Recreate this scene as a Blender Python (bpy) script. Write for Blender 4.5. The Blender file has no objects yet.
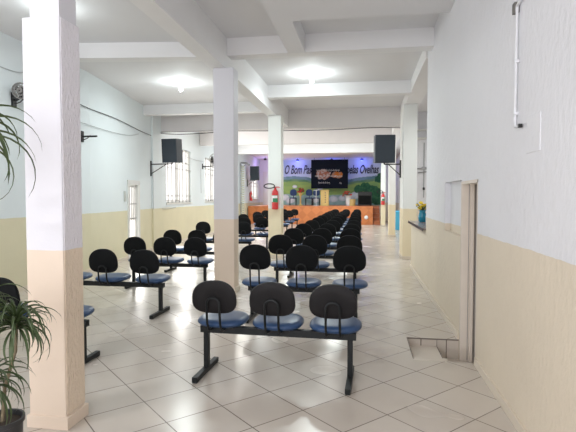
import bpy, bmesh, math, random
from mathutils import Vector, Matrix, noise
S = bpy.context.scene
C = S.collection
PI = math.pi
rnd = random.Random(7)

# ------------------------------------------------------------------ camera, world, light, exposure
cam = bpy.data.objects.new('camera', bpy.data.cameras.new('camera'))
C.objects.link(cam)
cam.location = (0, 0, 1.55)
cam.rotation_euler = (math.radians(90 - 2.207), 0, math.radians(8.9906))
cam.data.sensor_width = 36
cam.data.lens = 30.0
cam.data.clip_start = 0.05
S.camera = cam

W = bpy.data.worlds.new('daylight'); S.world = W; W.use_nodes = True
bg = W.node_tree.nodes['Background']
bg.inputs[0].default_value = (0.93, 0.96, 1.0, 1)
bg.inputs[1].default_value = 1.6

def area(name, loc, rot, sx, sy, power, col):
    l = bpy.data.lights.new(name, 'AREA'); l.shape = 'RECTANGLE'; l.size = sx; l.size_y = sy
    l.energy = power; l.color = col
    o = bpy.data.objects.new(name, l); C.objects.link(o); o.location = loc; o.rotation_euler = rot
    return o
# daylight entering through the open front of the room behind the photographer
area('daylight_front_opening', (-2.0, -2.75, 1.9), (math.radians(-90), 0, PI), 6.4, 3.0, 112, (1.0, 0.95, 0.98))
# daylight through the windows of the left wall
for (x, y, z, sx, sz, p) in ((-6.20, 15.9, 2.3, 2.3, 1.8, 90), (-6.42, 20.2, 2.3, 2.3, 1.7, 75), (-6.68, 30.0, 2.1, 1.6, 1.3, 30), (-5.85, 11.8, 1.1, .6, 1.7, 14)):
    area('daylight_window', (x, y, z), (0, math.radians(-90), 0), sz, sx, p, (1.0, 0.98, 0.95))
area('kitchen_overhead_area', (2.6, 11.5, 3.6), (0, 0, 0), 1.2, 3.0, 45, (1, .98, .95))  # area panel facing down below the kitchen ceiling
area('right_passage_overhead_area', (1.5, 21, 3.9), (0, 0, 0), .5, 8.0, 35, (1, .98, .96))  # long area panel facing down under the passage ceiling

S.view_settings.view_transform = 'Standard'
S.view_settings.look = 'None'
S.view_settings.exposure = 0.42
S.view_settings.gamma = 1.0
S.view_settings.use_curve_mapping = False
S.cycles.use_denoising = True
S.cycles.max_bounces = 8
S.cycles.diffuse_bounces = 5
S.cycles.sample_clamp_indirect = 4.0

# ------------------------------------------------------------------ materials
def mat(name, col=(.5, .5, .5), rough=.6, metal=0, spec=.5, bump=0, bscale=60, var=0, vscale=3, emit=None, estr=0, trans=0, bdist=.004):
    m = bpy.data.materials.new(name); m.use_nodes = True
    nt = m.node_tree; b = nt.nodes['Principled BSDF']
    b.inputs['Base Color'].default_value = (*col, 1)
    b.inputs['Roughness'].default_value = rough
    b.inputs['Metallic'].default_value = metal
    b.inputs['Specular IOR Level'].default_value = spec
    b.inputs['Transmission Weight'].default_value = trans
    tc = nt.nodes.new('ShaderNodeTexCoord')
    if bump:
        n = nt.nodes.new('ShaderNodeTexNoise'); n.inputs['Scale'].default_value = bscale; n.inputs['Detail'].default_value = 4
        nt.links.new(tc.outputs['Object'], n.inputs['Vector'])
        bp = nt.nodes.new('ShaderNodeBump'); bp.inputs['Strength'].default_value = bump; bp.inputs['Distance'].default_value = bdist
        nt.links.new(n.outputs['Fac'], bp.inputs['Height']); nt.links.new(bp.outputs[0], b.inputs['Normal'])
    if var:
        n = nt.nodes.new('ShaderNodeTexNoise'); n.inputs['Scale'].default_value = vscale; n.inputs['Detail'].default_value = 5
        nt.links.new(tc.outputs['Object'], n.inputs['Vector'])
        mx = nt.nodes.new('ShaderNodeMix'); mx.data_type = 'RGBA'
        mx.inputs[6].default_value = (*[c * (1 - var) for c in col], 1)
        mx.inputs[7].default_value = (*[min(1, c * (1 + var)) for c in col], 1)
        nt.links.new(n.outputs['Fac'], mx.inputs[0]); nt.links.new(mx.outputs[2], b.inputs['Base Color'])
    if emit:
        b.inputs['Emission Color'].default_value = (*emit, 1); b.inputs['Emission Strength'].default_value = estr
    return m

def paint(name, low, split=1.22, high=(.80, .795, .82), bump=.35, bscale=45, bdist=.004, stretch=None):
    """two-coat plaster wall: white above, beige wainscot below"""
    m = bpy.data.materials.new(name); m.use_nodes = True
    nt = m.node_tree; L = nt.links; b = nt.nodes['Principled BSDF']
    b.inputs['Roughness'].default_value = .62; b.inputs['Specular IOR Level'].default_value = .25
    g = nt.nodes.new('ShaderNodeNewGeometry'); sep = nt.nodes.new('ShaderNodeSeparateXYZ')
    L.new(g.outputs['Position'], sep.inputs[0])
    n0 = nt.nodes.new('ShaderNodeTexNoise'); n0.inputs['Scale'].default_value = 6
    L.new(g.outputs['Position'], n0.inputs['Vector'])
    a = nt.nodes.new('ShaderNodeMath'); a.operation = 'MULTIPLY_ADD'; a.inputs[1].default_value = .02
    L.new(n0.outputs['Fac'], a.inputs[0]); L.new(sep.outputs[2], a.inputs[2])
    gt = nt.nodes.new('ShaderNodeMath'); gt.operation = 'GREATER_THAN'; gt.inputs[1].default_value = split + .01
    L.new(a.outputs[0], gt.inputs[0])
    def varied(col, v):
        n = nt.nodes.new('ShaderNodeTexNoise'); n.inputs['Scale'].default_value = 1.7; n.inputs['Detail'].default_value = 6
        L.new(g.outputs['Position'], n.inputs['Vector'])
        mx = nt.nodes.new('ShaderNodeMix'); mx.data_type = 'RGBA'
        mx.inputs[6].default_value = (*[c * (1 - v) for c in col], 1); mx.inputs[7].default_value = (*[min(1, c * (1 + v)) for c in col], 1)
        L.new(n.outputs['Fac'], mx.inputs[0]); return mx
    lo = varied(low, .07); hi = varied(high, .03)
    mx = nt.nodes.new('ShaderNodeMix'); mx.data_type = 'RGBA'
    L.new(gt.outputs[0], mx.inputs[0]); L.new(lo.outputs[2], mx.inputs[6]); L.new(hi.outputs[2], mx.inputs[7])
    L.new(mx.outputs[2], b.inputs['Base Color'])
    mp = nt.nodes.new('ShaderNodeMapping'); L.new(g.outputs['Position'], mp.inputs[0])
    if stretch: mp.inputs['Scale'].default_value = stretch
    n = nt.nodes.new('ShaderNodeTexNoise'); n.inputs['Scale'].default_value = bscale; n.inputs['Detail'].default_value = 4
    L.new(mp.outputs[0], n.inputs['Vector'])
    bp = nt.nodes.new('ShaderNodeBump'); bp.inputs['Strength'].default_value = bump; bp.inputs['Distance'].default_value = bdist
    L.new(n.outputs['Fac'], bp.inputs['Height']); L.new(bp.outputs[0], b.inputs['Normal'])
    return m

M = {}
M['wall'] = paint('wall_paint', (.735, .65, .525), high=(.775, .78, .815), bump=.7, bscale=22, bdist=.012, stretch=(1, 1, .6))
M['wall_left'] = paint('left_wall_paint', (.70, .65, .47), high=(.74, .80, .825))
M['column'] = paint('column_paint', (.73, .615, .505), high=(.70, .70, .745), split=1.20, bump=.25)
M['column_far'] = paint('far_column_paint', (.80, .70, .50), high=(.80, .82, .80), split=1.27, bump=.2)
M['rough'] = paint('rough_column_paint', (.80, .67, .53), high=(.83, .81, .86), split=1.20, bump=1.0, bscale=70, bdist=.02, stretch=(1, 1, .35))  # stucco side; base colour lightened to stand in for light on that face
M['ceiling'] = mat('ceiling_paint', (.745, .745, .765), .7, spec=.2, bump=.15, bscale=20, var=.03, vscale=1.2)
M['beam'] = mat('beam_paint', (.80, .80, .81), .65, spec=.2, bump=.2, bscale=25, var=.03)
M['header'] = mat('header_paint', (.74, .72, .72), .65, spec=.2, bump=.2, bscale=25, var=.04)
M['beige_plain'] = mat('beige_tile_skirting', (.69, .61, .50), .35, bump=.1, var=.06)
M['black'] = mat('black_plastic', (.012, .012, .013), .45, bump=.1, bscale=300, bdist=.001)
M['shell'] = mat('backrest_shell', (.011, .010, .011), .55, spec=.22, bump=.3, bscale=220, bdist=.001)
M['shell_black'] = mat('black_fabric_backrest', (.006, .007, .008), .75, spec=.15, bump=.4, bscale=260, bdist=.001)
M['steel'] = mat('dark_painted_steel', (.009, .011, .012), .45, spec=.25)
M['blue'] = mat('blue_vinyl', (.025, .062, .15), .34, spec=.4, bump=.08, bscale=90, var=.12, vscale=9)
M['grey'] = mat('grey_metal', (.35, .36, .37), .45, metal=.4)
M['pvc'] = mat('white_conduit', (.74, .75, .78), .5, bump=.2, bscale=80, var=.05, vscale=20)
M['cable'] = mat('dark_cable', (.10, .10, .11), .6)
M['cable_w'] = mat('grey_cable', (.42, .44, .46), .6)
M['granite'] = mat('grey_granite', (.26, .22, .22), .2, var=.5, vscale=120)
M['dark_edge'] = mat('dark_stone_edge', (.05, .04, .045), .3)
M['navy'] = mat('speaker_box', (.028, .038, .05), .55, bump=.2, bscale=150, bdist=.001)
M['grille'] = mat('speaker_grille', (.022, .032, .045), .6, bump=.5, bscale=400, bdist=.001)
M['red'] = mat('red_enamel', (.60, .035, .035), .3)
M['green'] = mat('green_label', (.03, .22, .10), .5)
M['white'] = mat('white_label', (.8, .8, .8), .5)
M['leaf'] = mat('dracaena_leaf', (.055, .085, .03), .45, var=.35, vscale=8)
M['stem'] = mat('woody_stem', (.20, .16, .10), .8, bump=.6, bscale=60)
M['pot'] = mat('dark_pot', (.03, .03, .032), .5)
M['soil'] = mat('soil', (.05, .035, .025), .9, bump=1, bscale=80)
M['frame'] = mat('white_window_frame', (.72, .72, .70), .5)
M['bar'] = mat('grey_window_bar', (.30, .29, .28), .5)
M['doorwood'] = mat('painted_door_jamb', (.72, .65, .57), .5, var=.08, vscale=6)
M['stage'] = mat('stage', (.6, .2, .08), .35)
M['orange_dark'] = mat('stage_step_wood', (.42, .13, .05), .4, var=.25, vscale=12)
M['wood'] = mat('pale_lectern_wood', (.62, .45, .16), .4, var=.15, vscale=14)
M['yellow'] = mat('yellow_petals', (.75, .55, .02), .6)
M['redp'] = mat('red_petals', (.45, .05, .03), .6)
M['teal'] = mat('blue_vase', (.02, .25, .38), .15)
M['bluebin'] = mat('light_blue_plastic', (.06, .38, .60), .4)
M['lilac'] = mat('grey_lilac_door', (.42, .40, .46), .5)
M['paleglass'] = mat('pale_glass', (.75, .78, .80), .1)
M['bulb'] = mat('lit_lamp', (1, 1, 1), .4, emit=(.93, 1.0, 1.0), estr=14)
M['blueled'] = mat('lit_blue_led', (.1, .1, 1), .4, emit=(.12, .16, 1.0), estr=6)
M['chairblue'] = mat('blue_upholstery', (.02, .05, .16), .7)
M['ink'] = mat('mural_lettering_ink', (.03, .03, .07), .6)
M['galv'] = mat('pale_slats', (.60, .60, .50), .5)

def pane_mat():
    m = bpy.data.materials.new('frosted_window_glass'); m.use_nodes = True
    nt = m.node_tree; nt.nodes.clear()
    o = nt.nodes.new('ShaderNodeOutputMaterial'); t = nt.nodes.new('ShaderNodeBsdfTransparent'); d = nt.nodes.new('ShaderNodeBsdfTranslucent')
    t.inputs[0].default_value = (1, .97, .93, 1); d.inputs[0].default_value = (.95, .92, .88, 1)
    n = nt.nodes.new('ShaderNodeTexNoise'); n.inputs['Scale'].default_value = 4
    r = nt.nodes.new('ShaderNodeMapRange'); r.inputs[3].default_value = .15; r.inputs[4].default_value = .6
    nt.links.new(n.outputs['Fac'], r.inputs[0])
    mx = nt.nodes.new('ShaderNodeMixShader'); nt.links.new(r.outputs[0], mx.inputs[0])
    nt.links.new(t.outputs[0], mx.inputs[1]); nt.links.new(d.outputs[0], mx.inputs[2]); nt.links.new(mx.outputs[0], o.inputs[0])
    return m
M['pane'] = pane_mat()

def floor_mat():
    m = bpy.data.materials.new('ceramic_floor_tiles'); m.use_nodes = True
    nt = m.node_tree; L = nt.links; b = nt.nodes['Principled BSDF']
    g = nt.nodes.new('ShaderNodeNewGeometry')
    def math_(op, a, bb=None, c=None):
        n = nt.nodes.new('ShaderNodeMath'); n.operation = op
        for i, v in enumerate((a, bb, c)):
            if v is None: continue
            if isinstance(v, (int, float)): n.inputs[i].default_value = v
            else: L.new(v, n.inputs[i])
        return n.outputs[0]
    def dot(v):
        n = nt.nodes.new('ShaderNodeVectorMath'); n.operation = 'DOT_PRODUCT'; n.inputs[1].default_value = v
        L.new(g.outputs['Position'], n.inputs[0]); return n.outputs['Value']
    P1, P2 = .4345, .4205
    u = math_('DIVIDE', math_('SUBTRACT', dot((.693, .721, 0)), 1.296), P1)
    v = math_('DIVIDE', math_('SUBTRACT', dot((-.721, .693, 0)), 3.52), P2)
    def edge(t):
        f = math_('FRACT', t); return math_('MINIMUM', f, math_('SUBTRACT', 1.0, f))
    e = math_('MINIMUM', edge(u), edge(v))
    gr = nt.nodes.new('ShaderNodeMapRange'); gr.inputs[1].default_value = .006; gr.inputs[2].default_value = .012
    L.new(e, gr.inputs[0])
    cell = nt.nodes.new('ShaderNodeCombineXYZ'); L.new(math_('FLOOR', u), cell.inputs[0]); L.new(math_('FLOOR', v), cell.inputs[1])
    wn = nt.nodes.new('ShaderNodeTexWhiteNoise'); wn.noise_dimensions = '2D'; L.new(cell.outputs[0], wn.inputs['Vector'])
    n1 = nt.nodes.new('ShaderNodeTexNoise'); n1.inputs['Scale'].default_value = 1.1; n1.inputs['Detail'].default_value = 6
    L.new(g.outputs['Position'], n1.inputs['Vector'])
    n2 = nt.nodes.new('ShaderNodeTexNoise'); n2.inputs['Scale'].default_value = 9; n2.inputs['Detail'].default_value = 8
    L.new(g.outputs['Position'], n2.inputs['Vector'])
    s = math_('ADD', math_('MULTIPLY', wn.outputs['Value'], .35), math_('ADD', math_('MULTIPLY', n1.outputs['Fac'], .8), math_('MULTIPLY', n2.outputs['Fac'], .25)))
    tile = nt.nodes.new('ShaderNodeMix'); tile.data_type = 'RGBA'
    tile.inputs[6].default_value = (.515, .46, .40, 1); tile.inputs[7].default_value = (.63, .575, .505, 1)
    L.new(math_('SUBTRACT', s, .2), tile.inputs[0])
    col = nt.nodes.new('ShaderNodeMix'); col.data_type = 'RGBA'
    L.new(gr.outputs[0], col.inputs[0]); col.inputs[6].default_value = (.17, .14, .115, 1); L.new(tile.outputs[2], col.inputs[7])
    L.new(col.outputs[2], b.inputs['Base Color'])
    n3 = nt.nodes.new('ShaderNodeTexNoise'); n3.inputs['Scale'].default_value = 1.6; n3.inputs['Detail'].default_value = 1
    L.new(g.outputs['Position'], n3.inputs['Vector'])
    ro = nt.nodes.new('ShaderNodeMapRange'); ro.inputs[1].default_value = .25; ro.inputs[2].default_value = .75; ro.inputs[3].default_value = .19; ro.inputs[4].default_value = .29
    L.new(n3.outputs['Fac'], ro.inputs[0]); L.new(ro.outputs[0], b.inputs['Roughness'])
    b.inputs['Specular IOR Level'].default_value = .5
    bp = nt.nodes.new('ShaderNodeBump'); bp.inputs['Strength'].default_value = .4; bp.inputs['Distance'].default_value = .002
    L.new(math_('ADD', gr.outputs[0], math_('MULTIPLY', n1.outputs['Fac'], .15)), bp.inputs['Height']); L.new(bp.outputs[0], b.inputs['Normal'])
    return m
M['floor'] = floor_mat()

def stage_mat():
    m = bpy.data.materials.new('orange_parquet_panel'); m.use_nodes = True
    nt = m.node_tree; L = nt.links; b = nt.nodes['Principled BSDF']; b.inputs['Roughness'].default_value = .4
    g = nt.nodes.new('ShaderNodeNewGeometry')
    mp = nt.nodes.new('ShaderNodeMapping'); mp.inputs['Rotation'].default_value = (0, math.radians(45), 0); L.new(g.outputs['Position'], mp.inputs[0])
    ck = nt.nodes.new('ShaderNodeTexChecker'); ck.inputs['Scale'].default_value = 2.6
    ck.inputs[1].default_value = (.60, .20, .065, 1); ck.inputs[2].default_value = (.52, .165, .052, 1); L.new(mp.outputs[0], ck.inputs[0])
    n = nt.nodes.new('ShaderNodeTexNoise'); n.inputs['Scale'].default_value = 3; L.new(g.outputs['Position'], n.inputs['Vector'])
    mx = nt.nodes.new('ShaderNodeMix'); mx.data_type = 'RGBA'; mx.blend_type = 'MULTIPLY'; mx.inputs[0].default_value = .5
    L.new(ck.outputs[0], mx.inputs[6]); L.new(n.outputs['Color'], mx.inputs[7]); L.new(ck.outputs[0], b.inputs['Base Color'])
    return m
M['stage'] = stage_mat()

def attr_mat(name, rough=.6):
    m = bpy.data.materials.new(name); m.use_nodes = True
    a = m.node_tree.nodes.new('ShaderNodeAttribute'); a.attribute_name = 'pic'
    b = m.node_tree.nodes['Principled BSDF']; b.inputs['Roughness'].default_value = rough; b.inputs['Specular IOR Level'].default_value = .12
    m.node_tree.links.new(a.outputs['Color'], b.inputs['Base Color']); return m

# ------------------------------------------------------------------ mesh helpers
class MB:
    def __init__(s): s.b = bmesh.new()
    def box(s, x0, x1, y0, y1, z0, z1, mtx=None, bev=0):
        t = bmesh.new(); bmesh.ops.create_cube(t, size=1)
        for v in t.verts: v.co = Vector(((x0 + x1) / 2 + v.co.x * (x1 - x0), (y0 + y1) / 2 + v.co.y * (y1 - y0), (z0 + z1) / 2 + v.co.z * (z1 - z0)))
        if bev: bmesh.ops.bevel(t, geom=t.edges[:], offset=bev, segments=2, affect='EDGES', profile=.6)
        return s.merge(t, mtx)
    def merge(s, t, mtx=None):
        if mtx is not None: bmesh.ops.transform(t, matrix=mtx, verts=t.verts)
        me = bpy.data.meshes.new('t'); t.to_mesh(me); t.free(); s.b.from_mesh(me); bpy.data.meshes.remove(me); return s
    def tube(s, pts, r, seg=8, r2=None, mtx=None, closed=False):
        pts = [Vector(p) for p in pts]; n = len(pts); rings = []; b = bmesh.new()
        up = Vector((0, 0, 1)); d0 = (pts[1] - pts[0]).normalized()
        if abs(d0.dot(up)) > .95: up = Vector((1, 0, 0))
        u = d0.cross(up).normalized()
        for i, p in enumerate(pts):
            d = (pts[min(i + 1, n - 1)] - pts[max(i - 1, 0)]).normalized()
            u = (u - d * u.dot(d)).normalized(); w = d.cross(u)
            rr = r if r2 is None else r + (r2 - r) * i / (n - 1)
            rings.append([b.verts.new(p + (u * math.cos(a) + w * math.sin(a)) * rr) for a in [2 * PI * k / seg for k in range(seg)]])
        for i in range(n - 1):
            for k in range(seg): b.faces.new((rings[i][k], rings[i][(k + 1) % seg], rings[i + 1][(k + 1) % seg], rings[i + 1][k]))
        b.faces.new(rings[0][::-1]); b.faces.new(rings[-1])
        return s.merge(b, mtx)
    def lathe(s, prof, seg=24, mtx=None):
        b = bmesh.new(); rings = []
        for r, z in prof: rings.append([b.verts.new((r * math.cos(2 * PI * k / seg), r * math.sin(2 * PI * k / seg), z)) for k in range(seg)])
        for i in range(len(rings) - 1):
            for k in range(seg): b.faces.new((rings[i][k], rings[i][(k + 1) % seg], rings[i + 1][(k + 1) % seg], rings[i + 1][k]))
        b.faces.new(rings[0][::-1]); b.faces.new(rings[-1])
        return s.merge(b, mtx)
    def build(s, name, m, parent=None, smooth=False):
        bmesh.ops.recalc_face_normals(s.b, faces=s.b.faces)
        me = bpy.data.meshes.new(name); s.b.to_mesh(me); s.b.free()
        me.materials.append(m)
        if smooth: me.polygons.foreach_set('use_smooth', [True] * len(me.polygons))
        o = bpy.data.objects.new(name, me); C.objects.link(o); o.parent = parent
        if smooth:
            try: me.set_sharp_from_angle(angle=math.radians(45))
            except Exception: pass
        return o

def loc(o, v): o.location = v; return o
def T(x, y, z): return Matrix.Translation((x, y, z))
def RX(a): return Matrix.Rotation(a, 4, 'X')
def RY(a): return Matrix.Rotation(a, 4, 'Y')
def RZ(a): return Matrix.Rotation(a, 4, 'Z')
def tag(o, label, cat, group=None):
    o['label'] = label; o['category'] = cat
    if group: o['group'] = group
    return o
def thing(name, at, label, cat, group=None, rz=0):
    o = bpy.data.objects.new(name, None); C.objects.link(o); o.location = at; o.rotation_euler = (0, 0, rz); o.empty_display_size = .1
    return tag(o, label, cat, group)
def struct(o, label=None):
    o['kind'] = 'structure'
    if label: o['label'] = label
    return o

CEIL = 4.12
# ------------------------------------------------------------------ walls
def wall(name, p0, p1, h, th, side, openings, m, z0=0):
    """plaster wall from p0 to p1; side=+1 puts the thickness to the left of the direction"""
    p0 = Vector((*p0, 0)); p1 = Vector((*p1, 0)); L = (p1 - p0).length; a = math.atan2(p1.y - p0.y, p1.x - p0.x)
    ss = sorted({0, L, *[o[0] for o in openings], *[o[1] for o in openings]})
    zs = sorted({z0, h, *[o[2] for o in openings], *[o[3] for o in openings]})
    b = bmesh.new()
    def solid(i, j):
        if not (0 <= i < len(ss) - 1 and 0 <= j < len(zs) - 1): return False
        cs = (ss[i] + ss[i + 1]) / 2; cz = (zs[j] + zs[j + 1]) / 2
        return not any(o[0] < cs < o[1] and o[2] < cz < o[3] for o in openings)
    def q(*v): b.faces.new([b.verts.new(x) for x in v])
    t0, t1 = (0, th) if side > 0 else (-th, 0)
    for i in range(len(ss) - 1):
        for j in range(len(zs) - 1):
            if not solid(i, j): continue
            A, B, c, d = ss[i], ss[i + 1], zs[j], zs[j + 1]
            q((A, t0, c), (B, t0, c), (B, t0, d), (A, t0, d)); q((A, t1, c), (B, t1, c), (B, t1, d), (A, t1, d))
            if not solid(i - 1, j): q((A, t0, c), (A, t1, c), (A, t1, d), (A, t0, d))
            if not solid(i + 1, j): q((B, t0, c), (B, t1, c), (B, t1, d), (B, t0, d))
            if not solid(i, j - 1): q((A, t0, c), (B, t0, c), (B, t1, c), (A, t1, c))
            if not solid(i, j + 1): q((A, t0, d), (B, t0, d), (B, t1, d), (A, t1, d))
    bmesh.ops.remove_doubles(b, verts=b.verts, dist=1e-5)
    mb = MB(); mb.merge(b); o = mb.build(name, m); o.location = p0; o.rotation_euler.z = a
    struct(o); return o

LW = [(-5.52, -3.0), (-5.60, 9.2), (-6.22, 13.55), (-6.28, 17.0), (-7.0, 32.0)]
def lw_at(y):
    for (x0, y0), (x1, y1) in zip(LW, LW[1:]):
        if y0 <= y <= y1: return x0 + (x1 - x0) * (y - y0) / (y1 - y0), math.atan2(x1 - x0, y1 - y0)
def spans(i, lst):
    (x0, y0), (x1, y1) = LW[i], LW[i + 1]; k = math.hypot(x1 - x0, y1 - y0) / (y1 - y0)
    return [((a - y0) * k, (b - y0) * k, c, d) for a, b, c, d in lst]
DOORL = (11.42, 12.2, 0, 1.93)
LWIN = [(14.62, 17.15, 1.36, 3.25), (18.95, 21.4, 1.38, 3.2), (29.0, 31.3, 1.42, 2.8)]
LW = [(-5.52, -3.0), (-5.60, 9.2), (-6.22, 13.55), (-7.0, 32.0)]
wall('wall_left', LW[0], LW[1], CEIL, .2, 1, [], M['wall_left'])
wall('wall_left_door_bay', LW[1], LW[2], CEIL, .2, 1, spans(1, [DOORL]), M['wall_left'])
wall('wall_left_windows', LW[2], LW[3], CEIL, .2, 1, spans(2, LWIN), M['wall_left'])
# pier at the corner of the left wall
o = MB().box(-6.35, -6.15, 13.4, 14.0, 0, CEIL).build('wall_left_pier', M['wall_left']); struct(o)

# right wall with the niche and the sunken doorway
RWX = 1.03
wall('wall_right', (RWX, 8.3), (RWX, -3.0), CEIL, .28, 1, [(8.3 - 5.4, 8.3 - 4.62, -.22, 1.72)], M['wall'], z0=-.22) if False else None
def right_wall():
    mb = MB()
    x0, x1 = RWX, RWX + .28
    mb.box(x0, x1, -3.0, 4.62, -.02, CEIL)
    mb.box(x0, x1, 4.62, 5.38, 1.72, CEIL)
    mb.box(x0, x1, 6.42, 8.3, -.02, CEIL)
    mb.box(x0, x1, 5.38, 6.42, 1.74, CEIL)
    mb.box(x0, x1, 5.38, 6.42, -.3, 1.13)
    mb.box(x0 + .07, x1, 5.38, 6.42, 1.13, 1.74)
    mb.box(x0, x1, 8.3, 10.85, -.02, 1.0)
    o = mb.build('wall_right', M['wall']); struct(o)
right_wall()
mb = MB()
mb.box(RWX - .018, RWX + .002, -3.0, 4.60, 0, .075, bev=.004)
mb.box(RWX - .018, RWX + .002, 5.42, 10.86, 0, .075, bev=.004)
struct(mb.build('baseboard_right', M['beige_plain']))
for i, (a, b) in enumerate(((0, 1), (1, 2), (2, 3))):
    p, q = Vector(LW[a]), Vector(LW[b]); d = q - p
    segs = [(0, d.length)] if i != 1 else [(0, DOORL[0] - p.y - .05), (DOORL[1] - p.y + .1, d.length)]
    mb = MB()
    for s0, s1 in segs: mb.box(s0, s1, -.02, .0, 0, .075)
    o = mb.build('baseboard_left' if not i else ('baseboard_left_door_bay' if i == 1 else 'baseboard_left_windows'), M['beige_plain']); o.location = (p.x, p.y, 0); o.rotation_euler.z = math.atan2(d.y, d.x); struct(o)

# end wall, kitchen and passage walls
struct(MB().box(-7.3, 2.2, 32.0, 32.2, 0, CEIL).build('wall_end', M['wall']))
struct(MB().box(1.36, 3.9, 15.0, 15.2, 0, CEIL).build('wall_kitchen', M['wall']))
struct(MB().box(3.7, 3.9, -3, 15.0, 0, CEIL).build('wall_kitchen_side', M['wall']))
struct(MB().box(2.05, 2.25, 15.2, 32, 0, CEIL).build('wall_passage', M['wall']))
# the front of the building, open to daylight behind the photographer
wall('wall_front', (-5.7, -3.0), (3.9, -3.0), CEIL, .2, -1, [(.4, 6.6, 0, 3.5)], M['wall'])

# ------------------------------------------------------------------ floor with the sunken landing
mb = MB()
fx0, fx1, fy0, fy1 = -7.3, 3.9, -3.2, 32.2
hx0, hx1, hy0, hy1 = .48, 1.31, 4.66, 5.41
for a in ((fx0, hx0, fy0, fy1), (hx1, fx1, fy0, fy1), (hx0, hx1, fy0, hy0), (hx0, hx1, hy1, fy1)):
    mb.box(a[0], a[1], a[2], a[3], -.3, 0)
struct(mb.build('floor', M['floor']))
mb = MB()
mb.box(.48, .80, 4.66, 5.41, -.3, -.085)
mb.box(.48, .80, 4.66, 4.76, -.086, -.003)
mb.box(.80, 1.31, 4.66, 5.41, -.3, -.215)
struct(mb.build('floor_sunken_step', mat('step_tiles', (.66, .60, .52), .3, var=.1, vscale=5)))
mb = MB()
mb.box(.475, 1.03, 5.404, 5.412, -.012, .001); mb.box(.475, .483, 4.70, 5.41, -.012, .001)
mb.box(.797, .802, 5.40, 5.41, -.21, 0)
mb.box(.796, .802, 4.66, 5.41, -.09, -.083)
struct(mb.build('trim_1', mat('step_joint', (.16, .13, .11), .6)), 'dark joint around the sunken step')

# door jamb and frame in the right wall doorway
mb = MB()
mb.box(1.03, 1.31, 5.34, 5.385, -.21, 1.72)
mb.box(1.115, 1.15, 5.30, 5.35, -.21, 1.72, bev=.004)
mb.box(1.03, 1.31, 4.62, 5.34, 1.69, 1.72)
mb.box(1.03, 1.31, 4.615, 4.65, -.21, 1.72)
dr = struct(mb.build('door_2', M['doorwood']))
MB().box(1.155, 1.165, 5.325, 5.342, -.2, 1.69).box(1.17, 1.262, 5.318, 5.342, -.2, 1.69, bev=.003).box(1.10, 1.108, 5.336, 5.342, -.2, 1.69).build('frame_and_groove_shade', mat('grey_door_frame', (.36, .33, .30), .5), dr)  # grey frame; thin dark strips put the jamb grooves' shade into colour
MB().box(1.265, 1.30, 4.65, 5.31, -.2, 1.69, bev=.004).build('door_leaf', M['doorwood'], dr)

# ------------------------------------------------------------------ ceiling, beams, columns
mb = MB(); mb.box(-7.3, 3.9, -3.2, 32.2, CEIL, CEIL + .15); struct(mb.build('ceiling', M['ceiling']))
struct(MB().box(-1.2, 1.03, -3.0, 6.25, 3.83, CEIL).build('ceiling_soffit', M['ceiling']))
struct(MB().box(-1.2, -.93, 6.25, 7.6, 3.83, CEIL).build('trim_2', M['ceiling']), 'short ceiling beam beside the soffit')
def beam(n, x0, x1, y0, y1, z0, m='beam', label=None): struct(MB().box(x0, x1, y0, y1, z0, CEIL).build('trim_%d' % n, M[m]), label)
beam(3, -2.45, -2.2, -3, 14.0, 3.62, label='long ceiling beam over the near columns')
beam(4, -2.2, RWX, 7.6, 7.85, 3.84, label='cross beam right of the second column')
o = struct(MB().box(-3.3, 0, -.12, .12, 3.87, CEIL).build('trim_5', M['beam']), 'cross beam left of the second column'); o.location = (-2.43, 7.85, 0); o.rotation_euler.z = math.radians(7)
beam(6, -2.2, RWX, 10.9, 11.15, 3.84, label='bright cross beam before the third column')
beam(7, -6.15, -2.45, 12.7, 12.95, 3.86, label='cross beam at the left corner')
beam(8, -6.27, 1.03, 14.0, 14.25, 3.57, 'header', label='deep header beam across the hall')
beam(9, -6.4, 1.03, 18.2, 18.45, 3.6, 'header', label='second deep beam across the hall')
beam(10, -6.6, 1.03, 22.5, 22.75, 3.64, label='bright beam near the stage')
beam(11, 1.0, 1.36, 8.3, 32, 3.86, label='long beam over the right columns')
def column(x0, x1, y0, y1, ztop, m, label, rough_side=False, step=None):
    mb = MB(); mb.box(x0, x1, y0, y1, 0, step or ztop, bev=.012)
    o = mb.build('column', m); struct(o, label)
    if rough_side:
        MB().box(x1 - .02, x1 + .004, y0 + .012, y1 - .005, 0.1, step - .01).build('stucco_side', M['rough'], o)
    if step: MB().box(x0 + .04, x1 - .02, y0 + .03, y1 + .0, step - .01, ztop).build('upper_shaft', m, o)
    MB().box(x0 - .012, x1 + .02, y0 - .014, y1 + .014, 0, .085, bev=.004).build('plinth', M['beige_plain'] if not rough_side else M['column'], o)
    return o
column(-2.225, -1.955, 2.88, 3.10, 3.62, M['column'], 'nearest square column, white over peach, beside the potted plant', True, 2.73)
column(-2.40, -2.06, 7.48, 7.76, 3.62, M['column'], 'second white and peach column from the camera')
column(-2.41, -2.08, 12.0, 12.4, 3.62, M['column_far'], 'third column, carrying the red extinguisher')
column(.955, 1.29, 12.25, 13.3, 3.86, M['column_far'], 'white and beige column beside the counter')
column(.955, 1.22, 19.2, 19.55, 3.86, M['column_far'], 'second column along the right passage')
column(.90, 1.14, 26.2, 26.5, 3.86, M['column_far'], 'farthest right column, carrying an extinguisher')

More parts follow.
